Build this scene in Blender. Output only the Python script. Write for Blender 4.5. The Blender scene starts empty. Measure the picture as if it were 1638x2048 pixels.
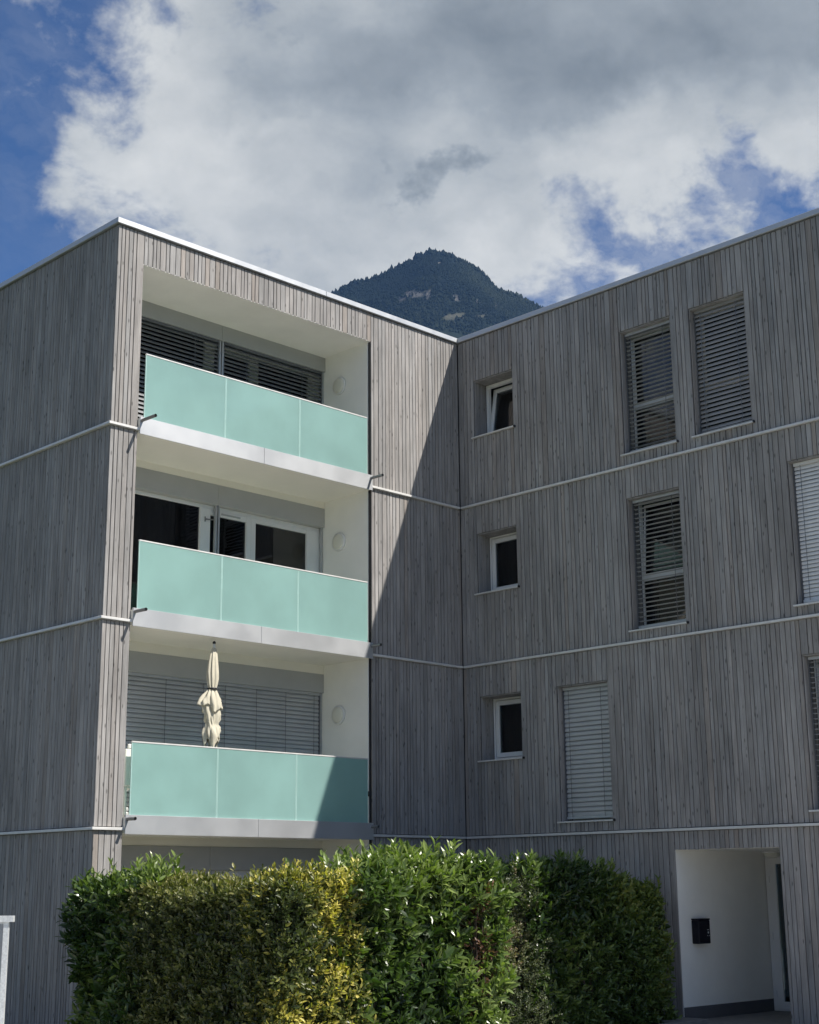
import bpy, math, random
import numpy as np
from mathutils import Matrix, Vector

random.seed(7)
RNG = np.random.default_rng(11)
scene = bpy.context.scene
COL = scene.collection

# ------------------------------------------------------------------ camera
cam_d = bpy.data.cameras.new("camera")
cam = bpy.data.objects.new("camera", cam_d)
COL.objects.link(cam)
CAM = Vector((-18.30825, -17.10725, 1.86874))
R = Vector((0.71552952, -0.69854746, -0.00699622))
U = Vector((-0.16597687, -0.17972291, 0.96961402))
F = Vector((0.67857879, 0.69262625, 0.24453977))
M = Matrix(((R.x, U.x, -F.x, CAM.x), (R.y, U.y, -F.y, CAM.y), (R.z, U.z, -F.z, CAM.z), (0, 0, 0, 1)))
cam.matrix_world = M
cam_d.sensor_fit = 'VERTICAL'
cam_d.sensor_height = 36.0
cam_d.sensor_width = 36.0
cam_d.lens = 36.0 * 2946.0224 / 2048.0
cam_d.shift_x = 24.495 / 2048.0
cam_d.shift_y = 7.926 / 2048.0
cam_d.clip_start = 0.1
cam_d.clip_end = 20000
scene.camera = cam

# ------------------------------------------------------------------ exposure
scene.view_settings.view_transform = 'Standard'
scene.view_settings.look = 'None'
scene.view_settings.gamma = 1.0
scene.view_settings.use_curve_mapping = False
scene.view_settings.exposure = 0.52
scene.render.engine = 'CYCLES'
scene.cycles.use_denoising = True
scene.cycles.max_bounces = 8
scene.cycles.transparent_max_bounces = 12
scene.cycles.volume_bounces = 0

# ------------------------------------------------------------------ sun
SUN = Vector((0.382, -0.78, 1.0)).normalized()
sun_d = bpy.data.lights.new("sun", 'SUN')
sun_d.energy = 5.0
sun_d.angle = math.radians(0.5)
sun_d.color = (1.0, 0.95, 0.87)
sun = bpy.data.objects.new("sun", sun_d)
COL.objects.link(sun)
sun.rotation_euler = SUN.to_track_quat('Z', 'Y').to_euler()
sun.location = (20, -40, 60)

# ------------------------------------------------------------------ world: clear sky with a broken cloud deck
world = bpy.data.worlds.new("World")
scene.world = world
world.use_nodes = True
wt = world.node_tree
wt.nodes.clear()


class NT:
    """tiny helper to write node graphs"""
    def __init__(self, tree):
        self.t = tree

    def n(self, kind, **kw):
        nd = self.t.nodes.new(kind)
        for k, v in kw.items():
            setattr(nd, k, v)
        return nd

    def link(self, a, b):
        self.t.links.new(a, b)

    def put(self, sock, v):
        if isinstance(v, bpy.types.NodeSocket):
            self.link(v, sock)
        elif v is not None:
            sock.default_value = v

    def math(self, op, a, b=None, c=None, clamp=False):
        nd = self.n('ShaderNodeMath', operation=op, use_clamp=clamp)
        for i, v in enumerate((a, b, c)):
            self.put(nd.inputs[i], v)
        return nd.outputs[0]

    def vec(self, op, a, b=None, scale=None):
        nd = self.n('ShaderNodeVectorMath', operation=op)
        self.put(nd.inputs[0], a)
        if b is not None:
            self.put(nd.inputs[1], b)
        if scale is not None:
            self.put(nd.inputs[3], scale)
        return nd.outputs['Value'] if op in ('DOT_PRODUCT', 'LENGTH') else nd.outputs[0]

    def noise(self, v, scale, detail=4.0, rough=0.5, color=False, dist=0.0):
        nd = self.n('ShaderNodeTexNoise')
        self.put(nd.inputs['Vector'], v)
        nd.inputs['Scale'].default_value = scale
        nd.inputs['Detail'].default_value = detail
        nd.inputs['Roughness'].default_value = rough
        nd.inputs['Distortion'].default_value = dist
        return nd.outputs['Color' if color else 'Fac']

    def mixc(self, f, a, b, blend='MIX'):
        nd = self.n('ShaderNodeMix', data_type='RGBA', blend_type=blend)
        self.put(nd.inputs[0], f)
        for s, v in ((nd.inputs[6], a), (nd.inputs[7], b)):
            if isinstance(v, tuple):
                v = v if len(v) == 4 else (*v, 1.0)
            self.put(s, v)
        return nd.outputs[2]

    def smooth(self, v, lo, hi, a=0.0, b=1.0):
        nd = self.n('ShaderNodeMapRange', interpolation_type='SMOOTHSTEP')
        self.put(nd.inputs[0], v)
        for i, x in enumerate((lo, hi, a, b)):
            nd.inputs[i + 1].default_value = x
        return nd.outputs[0]


W = NT(wt)
sky = W.n('ShaderNodeTexSky', sky_type='NISHITA')
sky.sun_disc = False
sky.sun_elevation = math.asin(SUN.z)
sky.sun_rotation = math.atan2(SUN.x, SUN.y)
sky.altitude = 500
sky.air_density = 1.0
sky.dust_density = 0.6
sky.ozone_density = 2.5
SKY_STRENGTH = 0.073
tc = W.n('ShaderNodeTexCoord').outputs['Generated']
d0 = W.vec('NORMALIZE', tc)
wcol = W.noise(d0, 9.0, 6.0, 0.6, color=True)
warp = W.vec('SCALE', W.vec('SUBTRACT', wcol, (0.5, 0.5, 0.5)), scale=0.10)
d = W.vec('NORMALIZE', W.vec('ADD', d0, warp))


def px_dir(px, py):
    v = F + R * ((px - 794.505) / 2946.0224) - U * ((py - 1031.9256) / 2946.0224)
    return v.normalized()


def blob_sum(base, blobs, src):
    acc = base
    for (px, py, rad, w) in blobs:
        b = px_dir(px, py)
        k = 2.0 / (rad / 2946.0) ** 2
        dt = W.vec('DOT_PRODUCT', src, tuple(b))
        e = W.math('EXPONENT', W.math('MULTIPLY_ADD', dt, k, -k))
        acc = W.math('MULTIPLY_ADD', e, w, acc)
    return acc


fb = W.noise(W.vec('MULTIPLY', d0, (1, 1, 1.35)), 17.0, 12.0, 0.60, dist=0.15)
fb2 = W.noise(d0, 4.0, 4.0, 0.5)
# cover: where cloud is thick (+) or torn open (-)
cover = W.math('MULTIPLY_ADD', W.math('SUBTRACT', fb, 0.5), 3.2, 0.28)
cover = W.math('MULTIPLY_ADD', W.math('SUBTRACT', fb2, 0.5), 0.5, cover)
cover = blob_sum(cover, [
    (950, 250, 1000, 0.50), (-240, 330, 330, -1.35), (-60, 40, 230, -0.75), (40, 640, 140, -0.9), (10, 480, 150, -0.5), (85, 150, 75, 0.40), (10, 215, 55, 0.50),
    (1345, 470, 95, -1.0), (1205, 505, 95, -0.95), (1130, 375, 80, -1.0), (1560, 425, 80, -1.05), (1450, 290, 80, -0.70), (330, 40, 50, -0.45),
    (1450, 380, 90, -0.60), (1110, 600, 90, -0.40), (1270, 420, 50, 0.45), (1450, 480, 55, 0.50), (1200, 200, 250, 0.9), (1580, 120, 260, 0.9),
    (560, 330, 330, 0.75), (1000, 100, 330, 0.8), (860, 470, 200, 0.45), (1400, 580, 110, 0.5), (300, 120, 110, 0.2), (110, 350, 70, 0.50), (150, 225, 55, 0.65), (160, 420, 60, 0.35)], d)
alpha = W.smooth(cover, -0.08, 0.88)
# thin veil over the torn part of the deck
vn = W.noise(W.vec('MULTIPLY', d, (1, 1, 2.2)), 26.0, 6.0, 0.6)
veil = W.math('MULTIPLY', blob_sum(0.03, [(1340, 430, 280, 0.42), (60, 170, 130, 0.12), (120, 400, 120, 0.10)], d), W.smooth(vn, 0.30, 0.66), clamp=True)
alpha = W.math('MAXIMUM', alpha, veil)
# light and shade inside the cloud deck
lum = W.math('MULTIPLY_ADD', W.math('SUBTRACT', W.noise(W.vec('MULTIPLY', d, (1, 1, 2.6)), 7.0, 4.0, 0.45), 0.5), 0.70, 0.61)
lum = W.math('MULTIPLY_ADD', W.math('SUBTRACT', fb, 0.5), 0.42, lum)
lum = blob_sum(lum, [
    (1120, 60, 300, -0.24), (1420, 130, 260, -0.10), (1250, 190, 200, -0.08), (760, 60, 200, -0.12), (620, 190, 190, -0.16), (1000, 250, 200, -0.10),
    (480, 380, 220, 0.10), (900, 510, 170, 0.20), (640, 590, 150, -0.04),
    (1300, 290, 140, 0.18), (1200, 420, 160, 0.12), (1300, 560, 190, 0.22), (280, 80, 130, 0.14), (1560, 300, 120, 0.14), (250, 330, 140, 0.08)], d)
# a torn dark scrap of low cloud
fb3 = W.noise(W.vec('MULTIPLY', d0, (1, 1, 1.5)), 34.0, 8.0, 0.62)
scrap = blob_sum(W.math('MULTIPLY', W.math('SUBTRACT', fb3, 0.5), 2.4), [
    (900, 345, 40, 0.85), (860, 365, 38, 0.75), (815, 392, 36, 0.75), (770, 405, 30, 0.65), (735, 352, 26, 0.70), (945, 335, 28, 0.5), (560, 20, 70, 0.30)], d)
lum = W.math('MULTIPLY_ADD', W.smooth(scrap, 0.35, 1.35), -0.32, lum)
ccol = W.n('ShaderNodeValToRGB')
cr = ccol.color_ramp
cr.elements[0].position = 0.0
cr.elements[0].color = (0.12, 0.15, 0.175, 1)
cr.elements[1].position = 1.0
cr.elements[1].color = (0.86, 0.86, 0.83, 1)
e = cr.elements.new(0.42)
e.color = (0.36, 0.395, 0.42, 1)
W.link(lum, ccol.inputs[0])
cl = W.vec('SCALE', ccol.outputs[0], scale=10.0)
blue = W.mixc(1.0, sky.outputs[0], (0.44, 0.64, 0.92), 'MULTIPLY')
mixed = W.mixc(alpha, blue, cl)
bg = W.n('ShaderNodeBackground')
bg.inputs['Strength'].default_value = SKY_STRENGTH
W.link(mixed, bg.inputs['Color'])
wo = W.n('ShaderNodeOutputWorld')
W.link(bg.outputs[0], wo.inputs['Surface'])


# ------------------------------------------------------------------ materials
def new_mat(name):
    m = bpy.data.materials.new(name)
    m.use_nodes = True
    m.node_tree.nodes.clear()
    return m, NT(m.node_tree)


def finish(N, shader):
    o = N.n('ShaderNodeOutputMaterial')
    N.link(shader, o.inputs['Surface'])


def principled(N, col, rough=0.5, metal=0.0, spec=0.5, normal=None):
    p = N.n('ShaderNodeBsdfPrincipled')
    if isinstance(col, tuple):
        col = (*col, 1.0) if len(col) == 3 else col
    N.put(p.inputs['Base Color'], col)
    N.put(p.inputs['Roughness'], rough)
    N.put(p.inputs['Metallic'], metal)
    N.put(p.inputs['Specular IOR Level'], spec)
    if normal is not None:
        N.link(normal, p.inputs['Normal'])
    return p


def bump(N, h, strength=0.3, dist=0.01):
    b = N.n('ShaderNodeBump')
    b.inputs['Strength'].default_value = strength
    b.inputs['Distance'].default_value = dist
    N.link(h, b.inputs['Height'])
    return b.outputs[0]


def mat_plain(name, col, rough=0.5, metal=0.0, var=0.12, scale=3.0, bmp=0.0, bscale=60.0, spec=0.5):
    m, N = new_mat(name)
    pos = N.n('ShaderNodeNewGeometry').outputs['Position']
    f = N.noise(pos, scale, 6.0, 0.6)
    k = N.smooth(f, 0.25, 0.75, 1.0 - var, 1.0 + var)
    c = N.mixc(1.0, (*col, 1.0), (1, 1, 1, 1), 'MULTIPLY')
    c = N.vec('SCALE', c, scale=k)
    nrm = bump(N, N.noise(pos, bscale, 4.0, 0.6), bmp, 0.004) if bmp else None
    rr = N.smooth(f, 0.2, 0.8, max(0.02, rough - 0.06), min(1, rough + 0.06))
    p = principled(N, c, rr, metal, spec, nrm)
    finish(N, p.outputs[0])
    return m


def mat_wood():
    m, N = new_mat("weathered_larch")
    pos = N.n('ShaderNodeNewGeometry').outputs['Position']
    rnd = N.n('ShaderNodeAttribute', attribute_name='rnd').outputs['Fac']
    rnd2 = N.math('FRACT', N.math('MULTIPLY', rnd, 7.31))
    rnd3 = N.math('FRACT', N.math('MULTIPLY', rnd, 17.77))
    off = N.n('ShaderNodeCombineXYZ')
    N.link(N.math('MULTIPLY', rnd, 40.0), off.inputs[0])
    N.link(N.math('MULTIPLY', rnd, 90.0), off.inputs[2])
    p2 = N.vec('ADD', pos, off.outputs[0])
    grain = N.noise(N.vec('MULTIPLY', p2, (95, 95, 2.6)), 1.0, 5.0, 0.6)
    blotch = N.noise(N.vec('MULTIPLY', p2, (7, 7, 1.1)), 1.0, 5.0, 0.62)
    vo = N.n('ShaderNodeTexVoronoi', feature='F1')
    N.link(N.vec('MULTIPLY', p2, (13, 13, 4.2)), vo.inputs['Vector'])
    vo.inputs['Scale'].default_value = 1.0
    knot = N.smooth(vo.outputs['Distance'], 0.05, 0.20, 0.38, 1.0)
    c = N.mixc(rnd2, (0.298, 0.289, 0.282), (0.316, 0.296, 0.281))
    warm = N.smooth(rnd3, 0.88, 1.0, 0.0, 0.30)
    c = N.mixc(warm, c, (0.30, 0.225, 0.165))
    k = N.smooth(rnd, 0.0, 1.0, 0.92, 1.085)
    k = N.math('MULTIPLY', k, N.smooth(grain, 0.3, 0.7, 0.82, 1.15))
    k = N.math('MULTIPLY', k, N.smooth(blotch, 0.3, 0.72, 0.80, 1.13))
    k = N.math('MULTIPLY', k, knot)
    aged = N.noise(N.vec('MULTIPLY', pos, (1.1, 1.1, .38)), 1.0, 6.0, 0.62)
    k = N.math('MULTIPLY', k, N.smooth(aged, .3, .7, .86, 1.11))
    scratch = N.smooth(N.noise(N.vec('MULTIPLY', p2, (30, 30, 5)), 1.0, 3.0, 0.6), 0.70, 0.80, 0.0, 0.5)
    c = N.vec('SCALE', c, scale=k)
    c = N.mixc(scratch, c, (0.40, 0.38, 0.35))
    p = principled(N, c, 0.78, 0.0, 0.25, bump(N, grain, 0.35, 0.004))
    finish(N, p.outputs[0])
    return m


def mat_frosted():
    m, N = new_mat("frosted_turquoise_glass")
    pos = N.n('ShaderNodeNewGeometry').outputs['Position']
    f = N.smooth(N.noise(pos, 0.9, 5.0, 0.6), 0.3, 0.7, 0.88, 1.08)
    c = N.vec('SCALE', N.mixc(1.0, (0.345, 0.53, 0.505), (1, 1, 1), 'MULTIPLY'), scale=f)
    p = principled(N, c, 0.6, 0.0, 0.25)
    p.inputs['Coat Weight'].default_value = 0.8
    p.inputs['Coat Roughness'].default_value = 0.03
    p.inputs['Coat IOR'].default_value = 1.5
    t = N.n('ShaderNodeBsdfTranslucent')
    t.inputs['Color'].default_value = (0.58, 0.82, 0.78, 1)
    mx = N.n('ShaderNodeMixShader')
    mx.inputs[0].default_value = 0.44
    N.link(p.outputs[0], mx.inputs[1])
    N.link(t.outputs[0], mx.inputs[2])
    finish(N, mx.outputs[0])
    return m


def mat_glass(name="window_glass", tint=(0.58, 0.68, 0.74)):
    m, N = new_mat(name)
    pos = N.n('ShaderNodeNewGeometry').outputs['Position']
    nrm = bump(N, N.noise(pos, 2.2, 2.0, 0.5), 0.05, 0.02)
    fr = N.n('ShaderNodeFresnel')
    fr.inputs['IOR'].default_value = 1.85
    g = N.n('ShaderNodeBsdfGlossy')
    g.inputs['Roughness'].default_value = 0.01
    N.link(nrm, g.inputs['Normal'])
    t = N.n('ShaderNodeBsdfTransparent')
    t.inputs['Color'].default_value = (*tint, 1)
    mx = N.n('ShaderNodeMixShader')
    N.link(fr.outputs[0], mx.inputs[0])
    N.link(t.outputs[0], mx.inputs[1])
    N.link(g.outputs[0], mx.inputs[2])
    finish(N, mx.outputs[0])
    return m


def mat_leaf(name, ramp, rough=0.38, trans=0.28, spec=0.5):
    """ramp: list of (pos, colour) over the per-leaf random value"""
    m, N = new_mat(name)
    rnd = N.n('ShaderNodeAttribute', attribute_name='rnd').outputs['Fac']
    cr_ = N.n('ShaderNodeValToRGB')
    r = cr_.color_ramp
    r.elements[0].position, r.elements[0].color = ramp[0][0], (*ramp[0][1], 1)
    r.elements[1].position, r.elements[1].color = ramp[-1][0], (*ramp[-1][1], 1)
    for p_, c_ in ramp[1:-1]:
        e_ = r.elements.new(p_)
        e_.color = (*c_, 1)
    N.link(rnd, cr_.inputs[0])
    pos = N.n('ShaderNodeNewGeometry').outputs['Position']
    k = N.smooth(N.noise(pos, 25.0, 3.0, 0.6), 0.3, 0.7, 0.8, 1.2)
    c = N.vec('SCALE', cr_.outputs[0], scale=k)
    p = principled(N, c, rough, 0.0, spec)
    t = N.n('ShaderNodeBsdfTranslucent')
    N.link(N.mixc(1.0, c, (1.2, 1.5, 0.5), 'MULTIPLY'), t.inputs['Color'])
    mx = N.n('ShaderNodeMixShader')
    mx.inputs[0].default_value = trans
    N.link(p.outputs[0], mx.inputs[1])
    N.link(t.outputs[0], mx.inputs[2])
    finish(N, mx.outputs[0])
    return m


WOOD = mat_wood()
BACK = mat_plain("black_membrane", (0.018, 0.018, 0.02), 0.9)
PLASTER = mat_plain("white_render", (0.86, 0.845, 0.79), 0.9, var=0.035, scale=2.0, bmp=0.35, bscale=140)
SOFFIT = mat_plain("soffit_paint", (0.86, 0.83, 0.745), 0.85, var=0.03, scale=1.2, bmp=0.15, bscale=120)
ALU = mat_plain("aluminium_sheet", (0.50, 0.51, 0.52), 0.50, 0.7, var=0.05, scale=4)
FASCIA = mat_plain("fascia_sheet", (0.52, 0.53, 0.54), 0.52, 0.75, var=0.03, scale=1.5)
STRIP = mat_plain("drip_strip_sheet", (0.66, 0.65, 0.63), 0.5, 0.25, var=0.08, scale=5)
HEADER = mat_plain("grey_blind_box", (0.40, 0.40, 0.39), 0.55, var=0.04)
SLAT_D = mat_plain("dark_slat", (0.15, 0.155, 0.165), 0.38, 0.3, var=0.06)
SLAT_M = mat_plain("grey_slat", (0.46, 0.465, 0.47), 0.4, 0.3, var=0.06)
SLAT_W = mat_plain("window_slat", (0.31, 0.298, 0.28), 0.42, 0.2, var=0.06)
SLAT_L = mat_plain("silver_slat", (0.72, 0.71, 0.69), 0.45, 0.1, var=0.05)
FRAME = mat_plain("white_window_frame", (0.74, 0.73, 0.71), 0.4, var=0.03)
ROOM = mat_plain("shaded_room", (0.055, 0.075, 0.095), 0.9)  # walls coloured near-black to stand in for the dim interior
CURTAIN = mat_plain("cream_curtain", (0.72, 0.60, 0.46), 0.9, var=0.08, scale=8)
GLASS = mat_glass()
FROST = mat_frosted()
EDGE = mat_plain("glass_edge", (0.44, 0.64, 0.60), 0.25, var=0.03)
PIPE = mat_plain("grey_pipe", (0.22, 0.22, 0.22), 0.5, 0.4, var=0.1)
BLACK = mat_plain("black_plastic_and_pipe_shade", (0.012, 0.012, 0.014), 0.45)
LETTER = mat_plain("black_enamel", (0.008, 0.008, 0.013), 0.5, var=0.2, spec=0.2)
LAMP = mat_plain("lamp_glass", (0.74, 0.72, 0.62), 0.35, var=0.02)
CANVAS = mat_plain("cream_canvas", (0.56, 0.52, 0.41), 0.9, var=0.08, scale=14, bmp=0.3, bscale=70)
PLINTH = mat_plain("grey_plinth", (0.10, 0.10, 0.108), 0.85, var=0.1, scale=6, bmp=0.3)
GALV = mat_plain("galvanised_steel", (0.62, 0.64, 0.64), 0.5, 0.3, var=0.16, scale=38)
PLASTIC = mat_plain("white_plastic", (0.78, 0.77, 0.72), 0.45, var=0.03)
CONC = mat_plain("concrete", (0.19, 0.185, 0.175), 0.9, var=0.18, scale=7, bmp=0.4, bscale=90)
BARK = mat_plain("bark", (0.06, 0.045, 0.032), 0.95, var=0.3, scale=12, bmp=0.5)
SOIL = mat_plain("soil", (0.07, 0.052, 0.038), 1.0, var=0.3, scale=10, bmp=0.6)


# ------------------------------------------------------------------ mesh helpers
class MB:
    """collects shapes, links them as ONE mesh object"""
    def __init__(self):
        self.v, self.f, self.mi, self.sm, self.rn = [], [], [], [], []

    def add(self, vs, fs, mi=0, smooth=False, rnd=0.5):
        o = len(self.v)
        self.v += [tuple(p) for p in vs]
        for q in fs:
            self.f.append(tuple(i + o for i in q))
            self.mi.append(mi)
            self.sm.append(smooth)
            self.rn.append(rnd)
        return self

    def box(self, x0, x1, y0, y1, z0, z1, mi=0, rnd=0.5, bev=0.0):
        x0, x1 = min(x0, x1), max(x0, x1)
        y0, y1 = min(y0, y1), max(y0, y1)
        z0, z1 = min(z0, z1), max(z0, z1)
        if bev <= 0:
            vs = [(x0, y0, z0), (x1, y0, z0), (x1, y1, z0), (x0, y1, z0), (x0, y0, z1), (x1, y0, z1), (x1, y1, z1), (x0, y1, z1)]
            fs = [(0, 3, 2, 1), (4, 5, 6, 7), (0, 1, 5, 4), (1, 2, 6, 5), (2, 3, 7, 6), (3, 0, 4, 7)]
            return self.add(vs, fs, mi, False, rnd)
        b = min(bev, (x1 - x0) * .45, (y1 - y0) * .45, (z1 - z0) * .45)
        vs, idx = [], {}
        for sx in (0, 1):
            for sy in (0, 1):
                for sz in (0, 1):
                    X, Y, Z = (x0, x1)[sx], (y0, y1)[sy], (z0, z1)[sz]
                    ix, iy, iz = (b, -b)[sx], (b, -b)[sy], (b, -b)[sz]
                    for ax, p in enumerate(((X, Y + iy, Z + iz), (X + ix, Y, Z + iz), (X + ix, Y + iy, Z))):
                        idx[(sx, sy, sz, ax)] = len(vs)
                        vs.append(p)
        c = Vector(((x0 + x1) / 2, (y0 + y1) / 2, (z0 + z1) / 2))
        fs = []

        def face(l):
            ps = [Vector(vs[i]) for i in l]
            n = (ps[1] - ps[0]).cross(ps[2] - ps[0])
            m_ = sum(ps, Vector()) / len(ps) - c
            fs.append(tuple(l) if n.dot(m_) > 0 else tuple(reversed(l)))
        I = idx
        for s in (0, 1):
            face([I[(s, 0, 0, 0)], I[(s, 1, 0, 0)], I[(s, 1, 1, 0)], I[(s, 0, 1, 0)]])
            face([I[(0, s, 0, 1)], I[(1, s, 0, 1)], I[(1, s, 1, 1)], I[(0, s, 1, 1)]])
            face([I[(0, 0, s, 2)], I[(1, 0, s, 2)], I[(1, 1, s, 2)], I[(0, 1, s, 2)]])
        for a in (0, 1):
            for b_ in (0, 1):
                face([I[(a, b_, 0, 0)], I[(a, b_, 0, 1)], I[(a, b_, 1, 1)], I[(a, b_, 1, 0)]])
                face([I[(a, 0, b_, 0)], I[(a, 0, b_, 2)], I[(a, 1, b_, 2)], I[(a, 1, b_, 0)]])
                face([I[(0, a, b_, 1)], I[(0, a, b_, 2)], I[(1, a, b_, 2)], I[(1, a, b_, 1)]])
                for c_ in (0, 1):
                    pass
        for a in (0, 1):
            for b_ in (0, 1):
                for c_ in (0, 1):
                    face([I[(a, b_, c_, 0)], I[(a, b_, c_, 1)], I[(a, b_, c_, 2)]])
        return self.add(vs, fs, mi, False, rnd)

    def tube(self, p0, p1, r0, r1=None, n=12, mi=0, caps=True, smooth=True):
        r1 = r0 if r1 is None else r1
        p0, p1 = Vector(p0), Vector(p1)
        a = (p1 - p0).normalized()
        t = a.orthogonal().normalized()
        b = a.cross(t)
        vs = []
        for p, r in ((p0, r0), (p1, r1)):
            for i in range(n):
                q = 2 * math.pi * i / n
                vs.append(p + (t * math.cos(q) + b * math.sin(q)) * r)
        self.add(vs, [(i, (i + 1) % n, n + (i + 1) % n, n + i) for i in range(n)], mi, smooth)
        if caps:
            self.add(vs[:n], [tuple(range(n - 1, -1, -1))], mi)
            self.add(vs[n:], [tuple(range(n))], mi)
        return self

    def lathe(self, c, axis, prof, n=24, mi=0, smooth=True):
        """prof: (distance along axis, radius)"""
        c, a = Vector(c), Vector(axis).normalized()
        t = a.orthogonal().normalized()
        b = a.cross(t)
        vs, fs = [], []
        for h, r in prof:
            for i in range(n):
                q = 2 * math.pi * i / n
                vs.append(c + a * h + (t * math.cos(q) + b * math.sin(q)) * max(r, 1e-4))
        for k in range(len(prof) - 1):
            for i in range(n):
                fs.append((k * n + i, k * n + (i + 1) % n, (k + 1) * n + (i + 1) % n, (k + 1) * n + i))
        fs.append(tuple(range(n - 1, -1, -1)))
        fs.append(tuple((len(prof) - 1) * n + i for i in range(n)))
        return self.add(vs, fs, mi, smooth)

    def build(self, name, mats, parent=None, kind=None, label=None, loc=None):
        me = bpy.data.meshes.new(name)
        me.from_pydata(self.v, [], self.f)
        for m_ in (mats if isinstance(mats, (list, tuple)) else [mats]):
            me.materials.append(m_)
        me.polygons.foreach_set('material_index', self.mi)
        me.polygons.foreach_set('use_smooth', self.sm)
        at = me.attributes.new('rnd', 'FLOAT', 'FACE')
        at.data.foreach_set('value', self.rn)
        me.update()
        return link(name, me, parent, kind, label, loc)


def link(name, me, parent=None, kind=None, label=None, loc=None):
    o = bpy.data.objects.new(name, me)
    COL.objects.link(o)
    if parent is not None:
        o.parent = parent
        if loc is None:
            w = Vector((0, 0, 0))
            p = parent
            while p is not None:
                w += p.location
                p = p.parent
            o.location = -w
        else:
            o.location = loc
    elif loc is not None:
        o.location = loc
    if kind:
        o['kind'] = kind
    if label:
        o['label'] = label
    return o


def tag(o, label, cat, group=None):
    o['label'] = label
    o['category'] = cat
    if group:
        o['group'] = group
    return o


def thing(name, loc, label, cat, group=None):
    o = bpy.data.objects.new(name, None)
    o.empty_display_size = 0.3
    COL.objects.link(o)
    o.location = loc
    return tag(o, label, cat, group)


def np_mesh(name, V, T, mat, rnd=None, smooth=False):
    me = bpy.data.meshes.new(name)
    nv, nt = len(V), len(T)
    me.vertices.add(nv)
    me.vertices.foreach_set('co', np.ascontiguousarray(V, dtype=np.float32).ravel())
    me.loops.add(nt * 3)
    me.loops.foreach_set('vertex_index', np.ascontiguousarray(T, dtype=np.int32).ravel())
    me.polygons.add(nt)
    me.polygons.foreach_set('loop_start', np.arange(0, nt * 3, 3, dtype=np.int32))
    me.polygons.foreach_set('use_smooth', np.full(nt, smooth, dtype=bool))
    me.materials.append(mat)
    if rnd is not None:
        at = me.attributes.new('rnd', 'FLOAT', 'POINT')
        at.data.foreach_set('value', np.ascontiguousarray(rnd, dtype=np.float32))
    me.update(calc_edges=True)
    return me


def nz(P, s, seed=0, octv=3):
    """cheap smooth 3-D noise in -1..1"""
    r = np.random.default_rng(seed)
    out = np.zeros(len(P))
    amp, tot = 1.0, 0.0
    for _ in range(octv):
        for _k in range(4):
            k = r.normal(size=3)
            k /= np.linalg.norm(k)
            out += amp * np.sin(P @ (k * s * r.uniform(.7, 1.4)) + r.uniform(0, 6.28)) / 2.2
        tot += amp
        s *= 2.1
        amp *= .5
    return out / tot


# ------------------------------------------------------------------ ground
def ground_material(name, c0, c1, fine):
    m, N = new_mat(name)
    pos = N.n('ShaderNodeNewGeometry').outputs['Position']
    f = N.noise(pos, 0.5, 6.0, 0.6)
    g = N.noise(pos, fine, 4.0, 0.7)
    c = N.mixc(N.smooth(f, .3, .7), c0, c1)
    c = N.vec('SCALE', c, scale=N.smooth(g, .3, .7, .75, 1.2))
    p = principled(N, c, 0.95, 0, .2, bump(N, g, .5, .01))
    finish(N, p.outputs[0])
    return m


MB().add([(-5500, -5500, -.014), (5500, -5500, -.014), (5500, 5500, -.014), (-5500, 5500, -.014)], [(0, 1, 2, 3)]).build('ground', ground_material("meadow_green", (0.05, 0.07, 0.03), (0.085, 0.10, 0.05), 25.0), kind='structure')
MB().add([(-15, -17.0, -.008), (0.02, -17.0, -.008), (0.02, .02, -.008), (-15, .02, -.008)], [(0, 1, 2, 3)]).build('bounce_forecourt', ground_material("bounce_gravel", (0.55, 0.535, 0.505), (0.63, 0.615, 0.585), 55.0), kind='structure')  # pale ground added to bounce sunlight up onto walls and soffits
MB().add([(-7.0, -3.6, -.004), (-0.05, -3.6, -.004), (-0.05, -.05, -.004), (-7.0, -.05, -.004)], [(0, 1, 2, 3)]).build('bounce_terrace', mat_plain('bounce_slabs', (.62, .60, .56), .9, var=.1, scale=3), kind='structure')  # added pale paving behind the hedge, throws light up under the balconies
MB().box(-9.0, 2.4, -6.4, -4.62, -.05, 0.0).build('path', CONC, kind='structure')
MB().box(-0.62, -0.02, -4.60, -4.16, -.05, .055, bev=.01).box(-8.2, -.62, -4.60, -4.5, -.05, .05, bev=.01).build('kerb', CONC, kind='structure')

# ------------------------------------------------------------------ apartment building
L = 7.238
ZT = 11.46
Z3, Z2, Z1 = 8.301, 5.501, 2.661
XA, XB, ZO = -6.773, -2.169, 10.857
D0, D1, ZD = -4.162, -5.895, 2.372
YEND = -10.6
bld = thing('apartment_building', (-L / 2, 3, 0), 'three storey grey timber clad apartment building with turquoise glass balconies', 'building')

SM = [(-.367, -1.279, 9.528, 10.569), (-.367, -1.279, 6.732, 7.782), (-.367, -1.279, 3.906, 4.971)]
TALL = {'t3': (-3.578, -4.579, 8.516, 10.591), 'u3': (-4.925, -5.933, 8.516, 10.591), 't2': (-3.578, -4.579, 5.690, 7.792),
        'r2': (-6.447, -7.452, 5.690, 7.792), 'v1': (-2.032, -3.057, 2.855, 4.978), 'r1': (-6.453, -7.456, 2.855, 4.978)}
OPEN_C = [(min(a, b), max(a, b), z0, z1) for a, b, z0, z1 in SM + list(TALL.values())] + [(D1, D0, -1, ZD)]
OPEN_CORE = OPEN_C[:-1] + [(D1 - .03, D0 + .03, -1, ZD + .03)]
OPEN_B = [(XA - .014, XB + .014, -1, ZO + .014)]


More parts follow.
